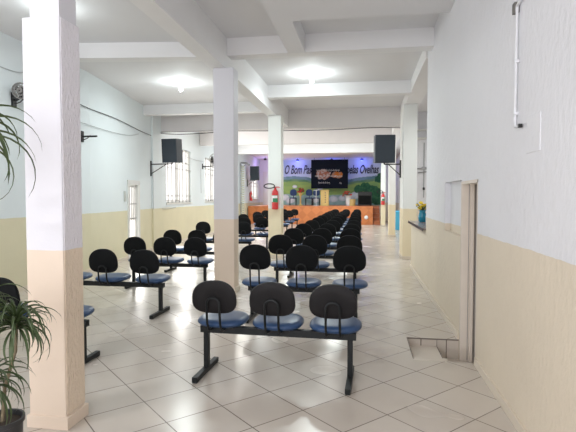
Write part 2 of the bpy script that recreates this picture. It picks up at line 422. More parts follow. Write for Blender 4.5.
# ------------------------------------------------------------------ windows and left door
def lwin(n, y0, y1, z0, z1, bars, hz):
    xa, a = lw_at(y0); xb, _ = lw_at(y1)
    L = math.hypot(xb - xa, y1 - y0); rz = math.atan2(y1 - y0, xb - xa)
    mb = MB()
    for s0, s1, a0, a1 in ((0, L, z0, z0 + .06), (0, L, z1 - .06, z1), (0, .06, z0, z1), (L - .06, L, z0, z1), (L / 2 - .03, L / 2 + .03, z0, z1)):
        mb.box(s0, s1, .06, .12, a0, a1)
    mb.box(.06, L - .06, .07, .11, z0 + (z1 - z0) * .74, z0 + (z1 - z0) * .74 + .05)
    o = mb.build('window_%d' % n, M['frame']); o.location = (xa, y0, 0); o.rotation_euler.z = rz; struct(o)
    MB().box(.03, L - .03, .13, .136, z0 + .03, z1 - .03).build('pane', M['pane'], o)
    g = MB()
    for i in range(bars):
        s = L * (i + .5) / bars; g.box(s - .012, s + .012, .0, .024, z0 + .02, z1 - .02)
    for h in hz: g.box(.01, L - .01, -.004, .014, z0 + (z1 - z0) * h - .012, z0 + (z1 - z0) * h + .012)
    g.build('window_bars', M['bar'], o)
    MB().box(-.05, L + .05, -.03, .2, z0 - .04, z0 + .004).build('window_sill', M['frame'], o)
    return o
lwin(1, *LWIN[0], 7, (.05, .13, .62)); lwin(2, *LWIN[1], 7, (.05, .13, .62)); lwin(3, *LWIN[2], 6, (.1, .6))
# glazed barred door in the left wall
xa, a = lw_at(DOORL[0]); xb, _ = lw_at(DOORL[1]); L = math.hypot(xb - xa, DOORL[1] - DOORL[0]); rz = math.atan2(DOORL[1] - DOORL[0], xb - xa)
mb = MB()
for s0, s1, z0, z1 in ((-.07, .03, 0, 1.96), (L - .03, L + .07, 0, 1.96), (-.07, L + .07, 1.88, 2.0)): mb.box(s0, s1, -.025, .15, z0, z1, bev=.003)
o = mb.build('door_1', M['frame']); o.location = (xa, DOORL[0], 0); o.rotation_euler.z = rz; struct(o); d1 = o
mb = MB()
for s0, s1, z0, z1 in ((.03, .07, .02, 1.87), (L - .07, L - .03, .02, 1.87), (.03, L - .03, .02, .12), (.03, L - .03, 1.82, 1.87)): mb.box(s0, s1, .05, .09, z0, z1)
mb.build('door_frame', M['frame'], d1)
MB().box(.06, L - .06, .075, .08, .1, 1.87).build('pane', M['pane'], d1)
mb = MB()
for i in range(5): s = .07 + (L - .14) * (i + .5) / 5; mb.box(s - .008, s + .008, .045, .061, .95, 1.82)
for z in (1.0, 1.38): mb.box(.05, L - .05, .04, .055, z - .014, z + .014)
mb.build('door_bars', M['bar'], d1)
MB().box(.035, .06, .02, .05, .95, 1.07).build('door_handle', M['black'], d1)
# doors in the passage and end wall
o = struct(MB().box(2.02, 2.06, 26.6, 28.6, 0, 2.5).build('door_3', M['lilac'])); MB().box(1.99, 2.02, 26.75, 26.85, 1, 1.1).build('door_handle', M['grey'], o)
o = struct(MB().box(-6.78, -5.78, 31.95, 32.0, 0, 3.3, bev=.01).build('door_4', M['frame'])); MB().box(-5.95, -5.88, 31.91, 31.95, 2.0, 2.1).build('door_handle', M['grey'], o)

# ------------------------------------------------------------------ ceiling lamps
def lamp(x, y, label, p, vis=True, col=(.90, 1.0, .99)):
    t = thing('ceiling_lamp', (x, y, CEIL), label, 'lamp', 'bare bulbs on the ceiling')
    MB().lathe([(.055, 0), (.06, -.02), (.035, -.045), (.03, -.07)], 16).build('lamp_base', M['frame'], t, True)
    pts = [(.032 * math.cos(k * .8), .032 * math.sin(k * .8), -.075 - .0042 * k) for k in range(28)]
    MB().tube(pts, .013, 6).build('bulb', M['bulb'], t, True)
    a = bpy.data.lights.new('lamp_light', 'AREA'); a.shape = 'DISK'; a.size = .16; a.energy = p * .75; a.color = col
    ao = bpy.data.objects.new('lamp_light', a); C.objects.link(ao); ao.parent = t; ao.location = (0, 0, -.21)
    l = bpy.data.lights.new('lamp_light', 'POINT'); l.energy = p * .38; l.color = col; l.shadow_soft_size = .06
    lo = bpy.data.objects.new('lamp_light', l); C.objects.link(lo); lo.parent = t; lo.location = (0, 0, -.27)
lamp(-4.15, 5.95, 'lit white bulb on the ceiling at the top left corner', 16)
lamp(-3.9, .8, 'added unseen bulb on the ceiling of the left bay nearest the front entrance', 40, col=(1, .96, .97))  # added bulb out of view, keeps the near ceiling and walls lit
lamp(-4.05, 10.3, 'lit white bulb on the ceiling of the left bay', 40)
lamp(-1.08, 10.0, 'lit white bulb on the ceiling in the middle bay before the bright beam', 42)
lamp(-4.2, 16.2, 'lit bulb between the header beams on the left', 32, col=(1, .97, .9))
lamp(-1.0, 16.2, 'lit bulb between the header beams on the right', 20, col=(1, .97, .9))
lamp(-1.2, 20.6, 'lit bulb just before the bright beam near the stage', 60)
lamp(-4.4, 20.6, 'lit bulb by the second beam on the window side', 34)
lamp(-4.0, 25.2, 'lit bulb above the farthest left benches', 60)
lamp(-.9, 25.2, 'lit bulb above the farthest right benches', 75)
for x, lab in ((-4.35, 'left'), (-2.1, 'middle'), (-.15, 'right')):
    t = thing('stage_light', (x, 31.55, CEIL), lab.capitalize() + ' one of the small blue spotlights above the wall mural', 'spotlight', 'blue spotlights over the stage')
    MB().lathe([(.02, 0), (.02, -.05), (.09, -.06), (.10, -.16)], 14).build('housing', M['black'], t, True)
    MB().lathe([(.085, -.158), (.085, -.17)], 14).build('lens', M['blueled'], t)
    l = bpy.data.lights.new('led', 'POINT'); l.energy = 8; l.color = (.12, .16, 1.0); l.shadow_soft_size = .06
    lo = bpy.data.objects.new('led', l); C.objects.link(lo); lo.parent = t; lo.location = (0, 0, -.28)
t = thing('stage_light', (-6.3, 30.4, CEIL), 'violet spotlight at the left end of the stage', 'spotlight')
MB().lathe([(.02, 0), (.02, -.05), (.09, -.06), (.10, -.16)], 14).build('housing', M['black'], t, True)
l = bpy.data.lights.new('led', 'POINT'); l.energy = 12; l.color = (.50, .32, 1.0); l.shadow_soft_size = .1
lo = bpy.data.objects.new('led', l); C.objects.link(lo); lo.parent = t; lo.location = (0, 0, -.6)

# ------------------------------------------------------------------ benches
def cushion(w, d, h, n=2.6, seg=36):
    """rounded pad: superellipse plan, domed top, soft edge"""
    b = bmesh.new(); rings = []
    for (f, z) in ((.80, 0), (.93, .12), (1.0, .42), (.99, .62), (.93, .84), (.80, .96), (.5, 1.0), (.2, .985)):
        ring = []
        for k in range(seg):
            a = 2 * PI * k / seg; c, s = math.cos(a), math.sin(a)
            x = math.copysign(abs(c) ** (2 / n), c) * w / 2 * f; y = math.copysign(abs(s) ** (2 / n), s) * d / 2 * f
            ring.append(b.verts.new((x, y, z * h)))
        rings.append(ring)
    for i in range(len(rings) - 1):
        for k in range(seg): b.faces.new((rings[i][k], rings[i][(k + 1) % seg], rings[i + 1][(k + 1) % seg], rings[i + 1][k]))
    b.faces.new(rings[0][::-1]); b.faces.new(rings[-1]); return b
def back_mesh(w=.405, h=.305, th=.05, seg=40):
    b = bmesh.new(); rings = []
    for (f, y) in ((.5, -.5), (.9, -.48), (.985, -.32), (1.0, 0), (.985, .3), (.9, .48), (.5, .5)):
        ring = []
        for k in range(seg):
            a = 2 * PI * k / seg; c, s = math.cos(a), math.sin(a); n = 2.9 if s < 0 else 2.35
            x = math.copysign(abs(c) ** (2 / n), c) * w / 2 * f; z = math.copysign(abs(s) ** (2 / n), s) * h / 2 * f
            x *= 1 - .05 * (z / (h / 2))
            ring.append(b.verts.new((x, y * th - .9 * x * x * .5, z)))
        rings.append(ring)
    for i in range(len(rings) - 1):
        for k in range(seg): b.faces.new((rings[i][k], rings[i][(k + 1) % seg], rings[i + 1][(k + 1) % seg], rings[i + 1][k]))
    b.faces.new(rings[0][::-1]); b.faces.new(rings[-1]); return b
GROUP = 'three-seat waiting benches'
def make_bench(pitch, legoff, zb, label, arch, bw=.40, bh=.325, cloth='shell_black'):
    """origin on the floor under the beam, sitter faces +Y; zb = centre height of the backrests"""
    t = thing('waiting_bench', (0, 0, 0), label, 'bench', GROUP)
    hl = legoff + .05
    MB().box(-hl, hl, -.03, .03, .355, .415, bev=.004).build('beam', M['steel'], t)
    for s in (-1, 1):
        mb = MB(); mb.box(s * legoff - .022, s * legoff + .022, -.025, .025, .04, .36, bev=.003)
        mb.box(s * legoff - .024, s * legoff + .024, -.30, .25, .006, .05, bev=.005)
        lg = mb.build('leg', M['steel'], t)
        for fy in (-.295, .21): MB().box(s * legoff - .02, s * legoff + .02, fy, fy + .035, 0, .01).build('foot_pad', M['black'], lg)
    for i in (-1, 0, 1):
        x = i * pitch
        mb = MB(); mb.merge(cushion(.45, .40, .066), T(x, .09, .425) @ RX(math.radians(3)))
        st = mb.build('seat', M['blue'], t, True)
        MB().box(x - .12, x + .12, -.05, .24, .405, .432).build('seat_plate', M['steel'], st)
        mb = MB(); mb.merge(back_mesh(bw, bh), T(x, -.15, zb) @ RX(math.radians(8)))
        mb.build('backrest', M[cloth], t, True)
        pts = []
        zt = zb + arch; yb = -.19
        for s, rev in ((-1, 0), (1, 1)):
            leg = [(x + s * .057, .02, .41), (x + s * .057, -.10, .405), (x + s * .057, -.15, .42), (x + s * .057, yb + .005, .48), (x + s * .057, yb - (zt - .48) * 0.06, zt - .05)]
            if not rev:
                pts += leg
                for k in range(1, 8): a = PI - PI * k / 8; pts.append((x + .057 * math.cos(a), yb - (zt - .48) * .06, zt - .05 + .05 * math.sin(a)))
            else: pts += leg[::-1]
        MB().tube(pts, .0105, 7).build('back_support', M['steel'], t, True)
    return t
def kids(o): return [c for c in bpy.data.objects if c.parent == o]
def copy_tree(o, parent=None):
    c = o.copy(); C.objects.link(c)
    if parent: c.parent = parent
    for k in kids(o): copy_tree(k, c)
    return c
row1 = make_bench(.505, .635, .705, 'nearest bench of the right block, blue seats and charcoal backrests, closest to the camera', .0, .39, .29, 'shell')
row1.location = (-.742, 4.05, 0); row1.rotation_euler.z = math.radians(-1.8)
protoR = make_bench(.585, .66, .805, 'second nearest bench of the right block, directly behind the closest one', -.07)
protoR.location = (-.755, 6.0, 0)
protoR3 = make_bench(.545, .63, .80, 'x', -.07)
ordn = ['third', 'fourth', 'fifth', 'sixth', 'seventh', 'eighth', 'ninth', 'tenth', 'eleventh']
ys = [7.72, 9.35, 11.0, 12.75, 14.5, 16.2, 17.9, 19.6, 21.3, 23.0, 24.6]
for i, y in enumerate(ys):
    c = copy_tree(protoR3) if i else protoR3; c.location = (-.755 - .014 * i + rnd.uniform(-.03, .03), y + rnd.uniform(-.04, .04), 0); c.rotation_euler.z = math.radians(rnd.uniform(-1.2, 1.2))
    c['label'] = ('%s bench from the camera in the right block of dark backrests' % ordn[i]) if i < len(ys) - 2 and i < 9 else ('bench in the right block, second from the orange stage' if i == len(ys) - 2 else 'last bench of the right block, nearest the orange stage')
protoL = make_bench(.54, .65, .72, 'bench of the left block seen between the two nearest columns, second from the camera', -.06)
protoL2 = make_bench(.575, .72, .715, 'x', -.06)
protoL2['label'] = 'left block bench just right of the nearest column, two blue seats fully in view'
protoL2.location = (-3.385, 6.0, 0)
protoL.location = (-3.33, 7.85, 0); protoL['label'] = 'left block bench in front of the barred glass door, three backrests in view'
L1 = make_bench(.515, .72, .66, 'x', -.06); L1.location = (-3.29, 4.06, 0); L1['label'] = 'left block bench partly hidden behind the nearest column and the plant'
lspec = [((-3.40, 9.65), 'left block bench under the first barred window, left of the second column'),
         ((-3.56, 12.05), 'left block bench whose right seat shows between second and third columns'),
         ((-3.52, 14.1), 'left block bench whose beam end shows left of the extinguisher column'),
         ((-3.65, 16.6), 'left block bench mostly hidden behind the extinguisher column'),
         ((-3.75, 19.3), 'left block bench, third from the orange stage'),
         ((-3.88, 21.6), 'left block bench, second from the orange stage'),
         ((-3.98, 24.0), 'left block bench nearest the orange stage')]
for (x, y), lab in lspec:
    c = copy_tree(protoL); c.location = (x, y, 0); c['label'] = lab; c.rotation_euler.z = math.radians(rnd.uniform(-1, 1))
    if y > 11:
        for k in kids(c):
            if k.name.startswith(('backrest', 'back_support')): k.location.z = .05 if y < 13 else .09

# ------------------------------------------------------------------ stage
o = MB().box(-6.74, .50, 27.6, 31.98, 0, 1.05).build('stage_platform', M['stage']); tag(o, 'orange parquet-faced stage platform at the end of the hall', 'stage')
t = thing('stage_steps', (.71, 27.7, 0), 'dark orange steps up the right end of the stage', 'steps')
for i in range(5): MB().box(-.19, .19, i * .3, 1.9, i * .21, (i + 1) * .21 - .003, bev=.008).build('step', M['orange_dark'], t)
tag(MB().lathe([(.11, 0), (.11, .03), (.07, .05)], 20, T(.13, 27.6, .42) @ RX(PI / 2)).build('wall_socket', M['white']), 'round white plate on the orange stage front', 'plate')

# mural on the end wall
def picture(name, x0, x1, z0, z1, y, nx, nz, fn, m, parent=None):
    me = bpy.data.meshes.new(name); vs = []; fs = []; cols = []
    for j in range(nz + 1):
        for i in range(nx + 1):
            u, v = i / nx, j / nz; vs.append((x0 + (x1 - x0) * u, y, z0 + (z1 - z0) * v)); cols.append(fn(u, v))
    for j in range(nz):
        for i in range(nx): a = j * (nx + 1) + i; fs.append((a, a + 1, a + nx + 2, a + nx + 1))
    n = len(vs)
    # thickness: back sheet
    vs += [(x0, y + .03, z0), (x1, y + .03, z0), (x1, y + .03, z1), (x0, y + .03, z1)]; cols += [(.3, .3, .3)] * 4
    bl, br, tr, tl = 0, nx, n - 1, n - 1 - nx
    fs += [(n, n + 3, n + 2, n + 1), (bl, n, n + 1, br), (br, n + 1, n + 2, tr), (tr, n + 2, n + 3, tl), (tl, n + 3, n, bl)]
    me.from_pydata(vs, [], fs); me.update()
    at = me.color_attributes.new('pic', 'FLOAT_COLOR', 'POINT')
    for i, c in enumerate(cols): at.data[i].color = (*c, 1)
    me.materials.append(m); o = bpy.data.objects.new(name, me); C.objects.link(o); o.parent = parent; return o
def mix(a, b, t): t = max(0, min(1, t)); return tuple(p + (q - p) * t for p, q in zip(a, b))
def nz2(x, y, s=1): return noise.noise(Vector((x * s, y * s, 3.7)))
MX0, MX1, MZ0, MZ1 = -5.75, 1.07, 1.05, 4.06
def mural_fn(u, v):
    x = MX0 + (MX1 - MX0) * u; z = MZ0 + (MZ1 - MZ0) * v
    c = mix((.42, .50, .66), (.36, .46, .70), v * 1.2); c = mix(c, (.62, .68, .76), .5 + nz2(x, z, .9))
    hill = 2.66 + .13 * math.sin(x * 1.1 + .5) + .05 * nz2(x, 0, 2)
    if z < hill + .18: c = mix((.20, .30, .36), (.13, .24, .26), .5 + nz2(x, z, 3))
    if z < hill - .02: c = mix((.10, .22, .12), (.18, .30, .16), .5 + nz2(x, z, 3))
    if z < hill - .16: c = mix((.30, .42, .12), (.22, .36, .12), .5 + nz2(x, z * 3, 2) + (hill - z) * .2)
    if z < 1.75 + .12 * nz2(x, 0, 1.5): c = mix((.20, .34, .30), (.30, .42, .44), .5 + nz2(x, z, 4))
    # sheep
    for sx, sz, r in ((-5.3, 1.55, .32), (-4.9, 1.35, .3), (-4.6, 2.28, .16), (-2.9, 2.15, .18), (-3.2, 1.4, .3), (-1.4, 1.5, .28), (-.95, 1.62, .34), (-2.0, 1.45, .3), (-.5, 1.72, .34), (-.1, 1.55, .3), (-3.1, 2.45, .12)):
        d = ((x - sx) / r) ** 2 + ((z - sz) / (r * .68)) ** 2
        if d < 1: c = mix((.62, .66, .68), (.36, .42, .48), d * .8 + nz2(x, z, 9) * .4)
    # bushes at the right
    for sx, sz, r in ((-.35, 2.1, .32), (.1, 2.2, .38), (.55, 2.05, .36), (.9, 1.75, .45), (.95, 2.75, .28), (1.05, 3.0, .2), (.8, 1.4, .4)):
        if (x - sx) ** 2 + (z - sz) ** 2 * 1.4 < r * r * (1 + .4 * nz2(x, z, 6)): c = mix((.02, .09, .05), (.05, .16, .07), .5 + nz2(x, z, 8))
    return tuple(max(0, k) for k in c)
mu = picture('wall_mural', MX0, MX1, MZ0, MZ1, 31.96, 210, 100, mural_fn, attr_mat('mural_paint'))
tag(mu, 'painted pasture mural with sheep, hills and black lettering behind the stage', 'mural')
def text(s, x, y, z, size, m, parent, shear=.35, bold=.012, name='lettering'):
    cu = bpy.data.curves.new('t', 'FONT'); cu.body = s; cu.size = size; cu.shear = shear; cu.extrude = .004; cu.offset = bold
    o = bpy.data.objects.new('t', cu); C.objects.link(o)
    dg = bpy.context.evaluated_depsgraph_get(); me = bpy.data.meshes.new_from_object(o.evaluated_get(dg))
    bpy.data.objects.remove(o)
    xs = [v.co.x for v in me.vertices]
    me.transform(RX(PI / 2)); me.materials.clear(); me.materials.append(m)
    r = bpy.data.objects.new(name, me); C.objects.link(r); r.location = (x, y, z); r.parent = parent
    r['w'] = max(xs); return r
def fit(o, w, h=None):
    s = w / o['w']; o.scale = (s, 1, 1 if h is None else h); del o['w']
t1 = text('O Bom Pas', -5.32, 31.94, 3.14, .82, M['ink'], mu); fit(t1, 1.86)
t2 = text('pelas Ovelhas', -1.17, 31.94, 3.14, .78, M['ink'], mu, bold=.016); fit(t2, 2.12)
# dark projected poster hanging in front of the mural
def poster_fn(u, v):
    c = (.008, .011, .022)
    x, y = u * 2 - 1, v * 2 - 1
    if (x + .35) ** 2 / .16 + (y + .02) ** 2 / .13 < 1 + .5 * nz2(x, y, 6): c = mix((.30, .12, .08), (.42, .36, .36), .5 + nz2(x, y, 9) * 1.6)
    if (x - .42) ** 2 / .10 + (y + .05) ** 2 / .05 < 1 + .5 * nz2(x, y, 7): c = mix((.45, .14, .03), (.30, .20, .16), .5 + nz2(x, y, 8) * 1.6)
    if abs(y + .15) < .05 and -.8 < x < .7: c = mix(c, (.5, .48, .48), .5 + nz2(x, y, 12))
    return tuple(max(0, k) for k in c)
po = picture('hanging_banner', -3.40, -1.02, 2.13, 3.99, 31.1, 100, 78, poster_fn, attr_mat('banner_print', .85))
tag(po, 'black banner with a glowing group picture, hung in front of the mural', 'banner')
# faint script line across the banner, strokes only: the original is not legible
mb = MB(); g = M['white']
for (cx, cz, w, n_) in ((-2.30, 3.30, 1.5, 22), (-2.55, 2.50, .75, 12), (-1.5, 2.48, .12, 3)):
    pts = [(cx - w / 2 + w * k / (n_ * 4), 31.09, cz + .05 * math.sin(k * 1.57) * (1 + .8 * math.sin(k * .7))) for k in range(n_ * 4 + 1)]
    mb.tube(pts, .010, 4)
for cx in (-3.2, -1.25): MB().tube([(cx, 31.11, 3.97), (cx, 31.11, CEIL)], .012, 5).build('hanging_cord', M['cable'], po)
mb.build('script_line', mat('pale_script', (.5, .5, .52), .6), po)

# things on the stage (z = 1.05)
def stage_chair(x, y, label, rz=0):
    t = thing('stage_chair', (x, y, 1.05), label, 'chair', 'blue chairs on the stage', rz)
    mb = MB(); mb.merge(cushion(.46, .44, .07), T(0, 0, .43)); mb.build('seat', M['chairblue'], t, True)
    mb = MB(); mb.merge(back_mesh(.44, .42, .06), T(0, .22, .82)); mb.build('backrest', M['chairblue'], t, True)
    MB().box(-.02, .02, .22, .25, .42, .7).build('back_support', M['steel'], t)
    for sx in (-.2, .2):
        for sy in (-.18, .18): MB().box(sx - .015, sx + .015, sy - .015, sy + .015, 0, .44).build('leg', M['steel'], t)
    return t
stage_chair(-4.46, 30.2, 'blue stage chair left of the red flowers')
stage_chair(-3.48, 30.5, 'blue stage chair directly right of the red flowers')
stage_chair(-2.98, 30.2, 'blue stage chair beside the wooden lectern')
def bouquet(x, y, z, s, petal, n, label, stand):
    r = random.Random(int(x * 100)); t = thing('flower_arrangement', (x, y, z), label, 'flowers')
    if stand == 'stand':
        MB().lathe([(.16, 0), (.15, .03), (.05, .08), (.045, .55), (.13, .75), (.14, .80)], 18).build('stand', M['wood'], t, True); h = .8
    elif stand == 'wrap':
        MB().lathe([(.12, 0), (.17, .2), (.15, .5), (.26, .62)], 14).build('wrapped_pot', M['paleglass'], t, True); h = .6
        MB().lathe([(.18, 0), (.19, .4)], 14, T(.25, -.05, 0)).build('basket', M['wood'], t, True)
    else:
        h = 0
    mb = MB()
    for _ in range(18):
        a = r.uniform(0, 6.28); e = r.uniform(.2, 1.2); d = Vector((math.cos(a) * math.cos(e), math.sin(a) * math.cos(e), math.sin(e))) * s * r.uniform(.8, 1.15)
        mb.tube([(0, 0, h), d * .5 + Vector((0, 0, h + .02)), d + Vector((0, 0, h))], .02 * s / .3, 5, .004)
    mb.build('foliage', M['leaf'], t)
    mb = MB()
    for _ in range(n):
        a = r.uniform(0, 6.28); e = r.uniform(-.1, 1.5); d = Vector((math.cos(a) * math.cos(e), math.sin(a) * math.cos(e), math.sin(e) * .9)) * s * r.uniform(.5, 1)
        rr = s * r.uniform(.16, .24)
        mb.lathe([(rr * .2, -rr * .5), (rr * .8, -rr * .1), (rr, rr * .25), (rr * .6, rr * .45), (rr * .15, rr * .3)], 8, T(d.x, d.y, h + d.z) @ RX(r.uniform(-.8, .8)))
    mb.build('blossoms', petal, t, True)
    return t
bouquet(-3.95, 30.0, 1.05, .34, M['redp'], 16, 'red flower arrangement on a wooden stand between the blue chairs', 'stand')
bouquet(-.95, 29.8, 1.05, .36, M['redp'], 16, 'red and brown flowers in pale wrapping right of the lectern', 'wrap')
t = thing('lectern', (-2.35, 29.2, 1.05), 'pale wooden lectern with a column of small dark marks', 'lectern')
MB().box(-.24, .24, -.18, .18, .05, .92, bev=.01).build('body', M['wood'], t)
MB().box(-.28, .28, -.22, .24, 0, .05, bev=.01).build('base', M['wood'], t)
MB().box(-.28, .28, -.24, .22, .92, .96, mtx=None, bev=.008).build('top', M['wood'], t)
for i in range(5): MB().lathe([(.035, 0), (.03, .012)], 6, T(.04, -.18, .22 + i * .14) @ RX(PI / 2)).build('emblem', M['ink'], t)
t = thing('sheet_stand', (-2.86, 29.0, 1.05), 'thin pale metal stand left of the lectern', 'stand')
MB().tube([(0, 0, .02), (0, 0, .95)], .018, 8).build('pole', M['paleglass'], t)
MB().tube([(-.18, 0, .92), (.18, 0, .96)], .015, 6).build('crossbar', M['paleglass'], t)
MB().lathe([(.18, 0), (.17, .02)], 16).build('base', M['paleglass'], t)
t = thing('amplifier', (.05, 30.2, 1.05), 'large black amplifier cabinet on the right of the stage', 'amplifier')
MB().box(-.42, .42, -.28, .28, .03, .85, bev=.02).build('cabinet', M['black'], t)
MB().box(-.37, .37, -.295, -.28, .08, .62).build('grille', M['shell_black'], t)
MB().box(-.37, .37, -.292, -.28, .66, .80).build('control_panel', M['black'], t)
MB().tube([(-.15, 0, .84), (-.13, 0, .90), (.13, 0, .90), (.15, 0, .84)], .015, 6).build('handle', M['black'], t)
for sx in (-.35, .35): MB().box(sx - .03, sx + .03, -.2, .2, 0, .035).build('foot', M['black'], t)

# ------------------------------------------------------------------ wall speakers
def speaker(x, y, z, w, h, d, rz, tilt, label, arm, name='wall_speaker'):
    """arm: world offset from box bottom centre to the bracket foot on the wall"""
    t = thing(name, (x, y, z), label, 'speaker', 'black speakers on wall brackets')
    m = RZ(rz) @ RX(tilt)
    MB().box(-w / 2, w / 2, -d / 2, d / 2, -h / 2, h / 2, m, .015).build('cabinet', M['navy'], t)
    MB().box(-w / 2 + .02, w / 2 - .02, -d / 2 - .012, -d / 2 + .004, -h / 2 + .03, h / 2 - .03, m, .006).build('grille', M['grille'], t)
    a = Vector(arm); b0 = Vector((0, 0, -h / 2 - .03))
    mb = MB(); mb.tube([(0, 0, -h / 2 + .05), b0], .02, 8); mb.tube([b0, (a.x, a.y, b0.z)], .018, 6)
    mb.tube([b0 + Vector((a.x, a.y, 0)) * .25, (a.x, a.y, b0.z - .28)], .012, 6)
    dx = .02
    mb.box(a.x - dx, a.x + dx, a.y - dx, a.y + dx, b0.z - .34, b0.z + .1)
    mb.build('bracket', M['black'], t)
    return t
speaker(-5.47, 13.2, 2.89, .46, .68, .38, math.radians(-4), math.radians(4), 'black wall speaker high in the left corner before the first window', (-.70, .1, 0))
speaker(.50, 12.4, 2.77, .50, .70, .36, math.radians(5), math.radians(4), 'black speaker bracketed off the column beside the counter', (.40, .05, 0))
speaker(-6.30, 27.4, 2.96, .50, .82, .40, math.radians(6), math.radians(4), 'black speaker on the far left wall above an extinguisher, near the stage', (-.46, .1, 0))

# ------------------------------------------------------------------ fire extinguishers
def extinguisher(x, y, z, s, label, hose=True, rz=0):
    """hangs on the wall behind it (towards +Y); z = bottom"""
    t = thing('fire_extinguisher', (x, y, z), label, 'fire extinguisher', 'red fire extinguishers', rz); t.scale = (s, s, s)
    MB().lathe([(.075, 0), (.088, .01), (.09, .04), (.09, .43), (.075, .49), (.04, .525), (.028, .55)], 22).build('cylinder', M['red'], t, True)
    lb = MB(); b = bmesh.new(); seg = 14
    for j, (z0, z1) in enumerate(((.19, .38),)):
        v = [[b.verts.new((.0915 * math.sin(a), -.0915 * math.cos(a), zz)) for a in [(-1.1 + 2.2 * k / seg) for k in range(seg + 1)]] for zz in (z0, z1)]
        for k in range(seg): b.faces.new((v[0][k], v[0][k + 1], v[1][k + 1], v[1][k]))
    lb.merge(b); l = lb.build('label_sheet', M['green'], t); 
    lb = MB(); b = bmesh.new()
    v = [[b.verts.new((.093 * math.sin(a), -.093 * math.cos(a), zz)) for a in [(-1.0 + 1.9 * k / seg) for k in range(seg + 1)]] for zz in (.30, .37)]
    for k in range(seg): b.faces.new((v[0][k], v[0][k + 1], v[1][k + 1], v[1][k]))
    v = [[b.verts.new((.0935 * math.sin(a), -.0935 * math.cos(a), zz)) for a in [(-1.05 + .5 * k / seg) for k in range(seg + 1)]] for zz in (.2, .31)]
    for k in range(seg): b.faces.new((v[0][k], v[0][k + 1], v[1][k + 1], v[1][k]))
    lb.merge(b); lb.build('label_text_panel', M['white'], l)
    MB().lathe([(.03, .55), (.032, .58), (.02, .60)], 12).box(-.02, .14, -.015, .015, .575, .59).box(-.02, .11, -.015, .015, .60, .612).build('valve_handle', M['red'], t)
    if hose:
        pts = [(-.02, -.02, .575)] + [(-.2 - .16 * math.cos(a), -.03, .62 + .055 * math.sin(a)) for a in [PI * .9 * k / 10 + PI * 1.0 for k in range(0, 1)]]
        pts = [(-.01, -.03, .57)] + [(-.15 + .145 * math.cos(a), -.04, .625 + .06 * math.sin(a)) for a in [.35 + 5.6 * k / 16 for k in range(17)]]
        MB().tube(pts, .015, 7).build('hose', M['black'], t, True)
    MB().box(-.03, .03, .085, .105, .40, .54).build('wall_hook', M['grey'], t)
    return t
extinguisher(-2.21, 11.895, 1.25, .94, 'red fire extinguisher with green label on the third column')
extinguisher(1.0, 26.09, 1.16, 1.1, 'distant red fire extinguisher on the farthest right column')
xw = lw_at(28.3)[0]; extinguisher(xw + .105, 28.3, 1.35, .98, 'distant red fire extinguisher on the left wall beneath the far speaker', False, PI / 2)

# ------------------------------------------------------------------ wall fans
def fan(x, y, z, rz, head, label):
    t = thing('wall_fan', (x, y, z), label, 'fan', 'wall-mounted fans', rz)   # wall is at local x=0, arm runs to +x
    MB().box(0, .03, -.05, .05, -.11, .11, bev=.008).build('wall_plate', M['black'], t)
    (MB().tube([(.02, 0, 0), (head[3] - .1, 0, .0), (head[3] - .03, 0, .04), (head[3] - .02, 0, .12)], .022, 8) if head else MB().tube([(.02, 0, 0), (.34, 0, .0)], .018, 8)).tube([(.02, 0, -.07), (.12, .01, -.04), (.2, 0, .02)], .008, 6).build('arm', M['black'], t, True)
    if head:
        m = T(head[3], 0, .20 if head[2] > .2 else .13) @ RZ(head[0]) @ RY(head[1])   # axis along local +x after rotation
        A = m @ RY(PI / 2)
        MB().lathe([(.03, -.16), (.075, -.14), (.08, -.03), (.05, .02)], 16, A).build('motor', M['black'], t, True)
        R = head[2]; mb = MB()
        for (rr, zz) in ((R, .06), (R * .96, .10), (R * .96, .02), (R * .62, .13), (R * .62, -.01), (R * .28, .14)):
            mb.tube([A @ Vector((rr * math.cos(k * PI / 12), rr * math.sin(k * PI / 12), zz)) for k in range(25)], .008, 4)
        for k in range(16):
            a = k * PI / 8; c, s = math.cos(a), math.sin(a)
            mb.tube([A @ Vector((R * .1 * c, R * .1 * s, .14)), A @ Vector((R * .62 * c, R * .62 * s, .13)), A @ Vector((R * .96 * c, R * .96 * s, .10)), A @ Vector((R * .96 * c, R * .96 * s, .02)), A @ Vector((R * .3 * c, R * .3 * s, -.02))], .0035, 4)
        g = mb.build('guard', M['bar'], t)
        mb = MB()
        for k in range(3):
            b = bmesh.new(); vs = []
            for (r0, w0, w1) in ((.04, -.25, .25), (R * .5, -.5, .42), (R * .88, -.38, .42)):
                vs.append((b.verts.new((r0 * math.cos(w0), r0 * math.sin(w0), .04)), b.verts.new((r0 * math.cos(w1), r0 * math.sin(w1), .085))))
            for i in range(2): b.faces.new((vs[i][0], vs[i][1], vs[i + 1][1], vs[i + 1][0]))
            bmesh.ops.solidify(b, geom=b.faces[:], thickness=.004)
            mb.merge(b, A @ RZ(k * 2 * PI / 3))
        mb.lathe([(.04, .02), (.045, .10), (.02, .12)], 14, A)
        mb.build('blades', M['black'], t)
    return t
x0, a0 = lw_at(7.0); fan(x0, 7.0, 3.12, 0, (math.radians(-70), .1, .125, .17), 'dark wall fan at the upper left, beside the nearest column')
x0, _ = lw_at(8.95); fan(x0, 8.9, 2.77, 0, (math.radians(115), 0, .12) if False else None, 'bare fan mount with a black arm on the left wall')
x0, _ = lw_at(18.7); fan(x0, 18.6, 2.80, 0, (math.radians(-28), -.1, .30, .50), 'wall fan between the two barred windows, left of the second column')

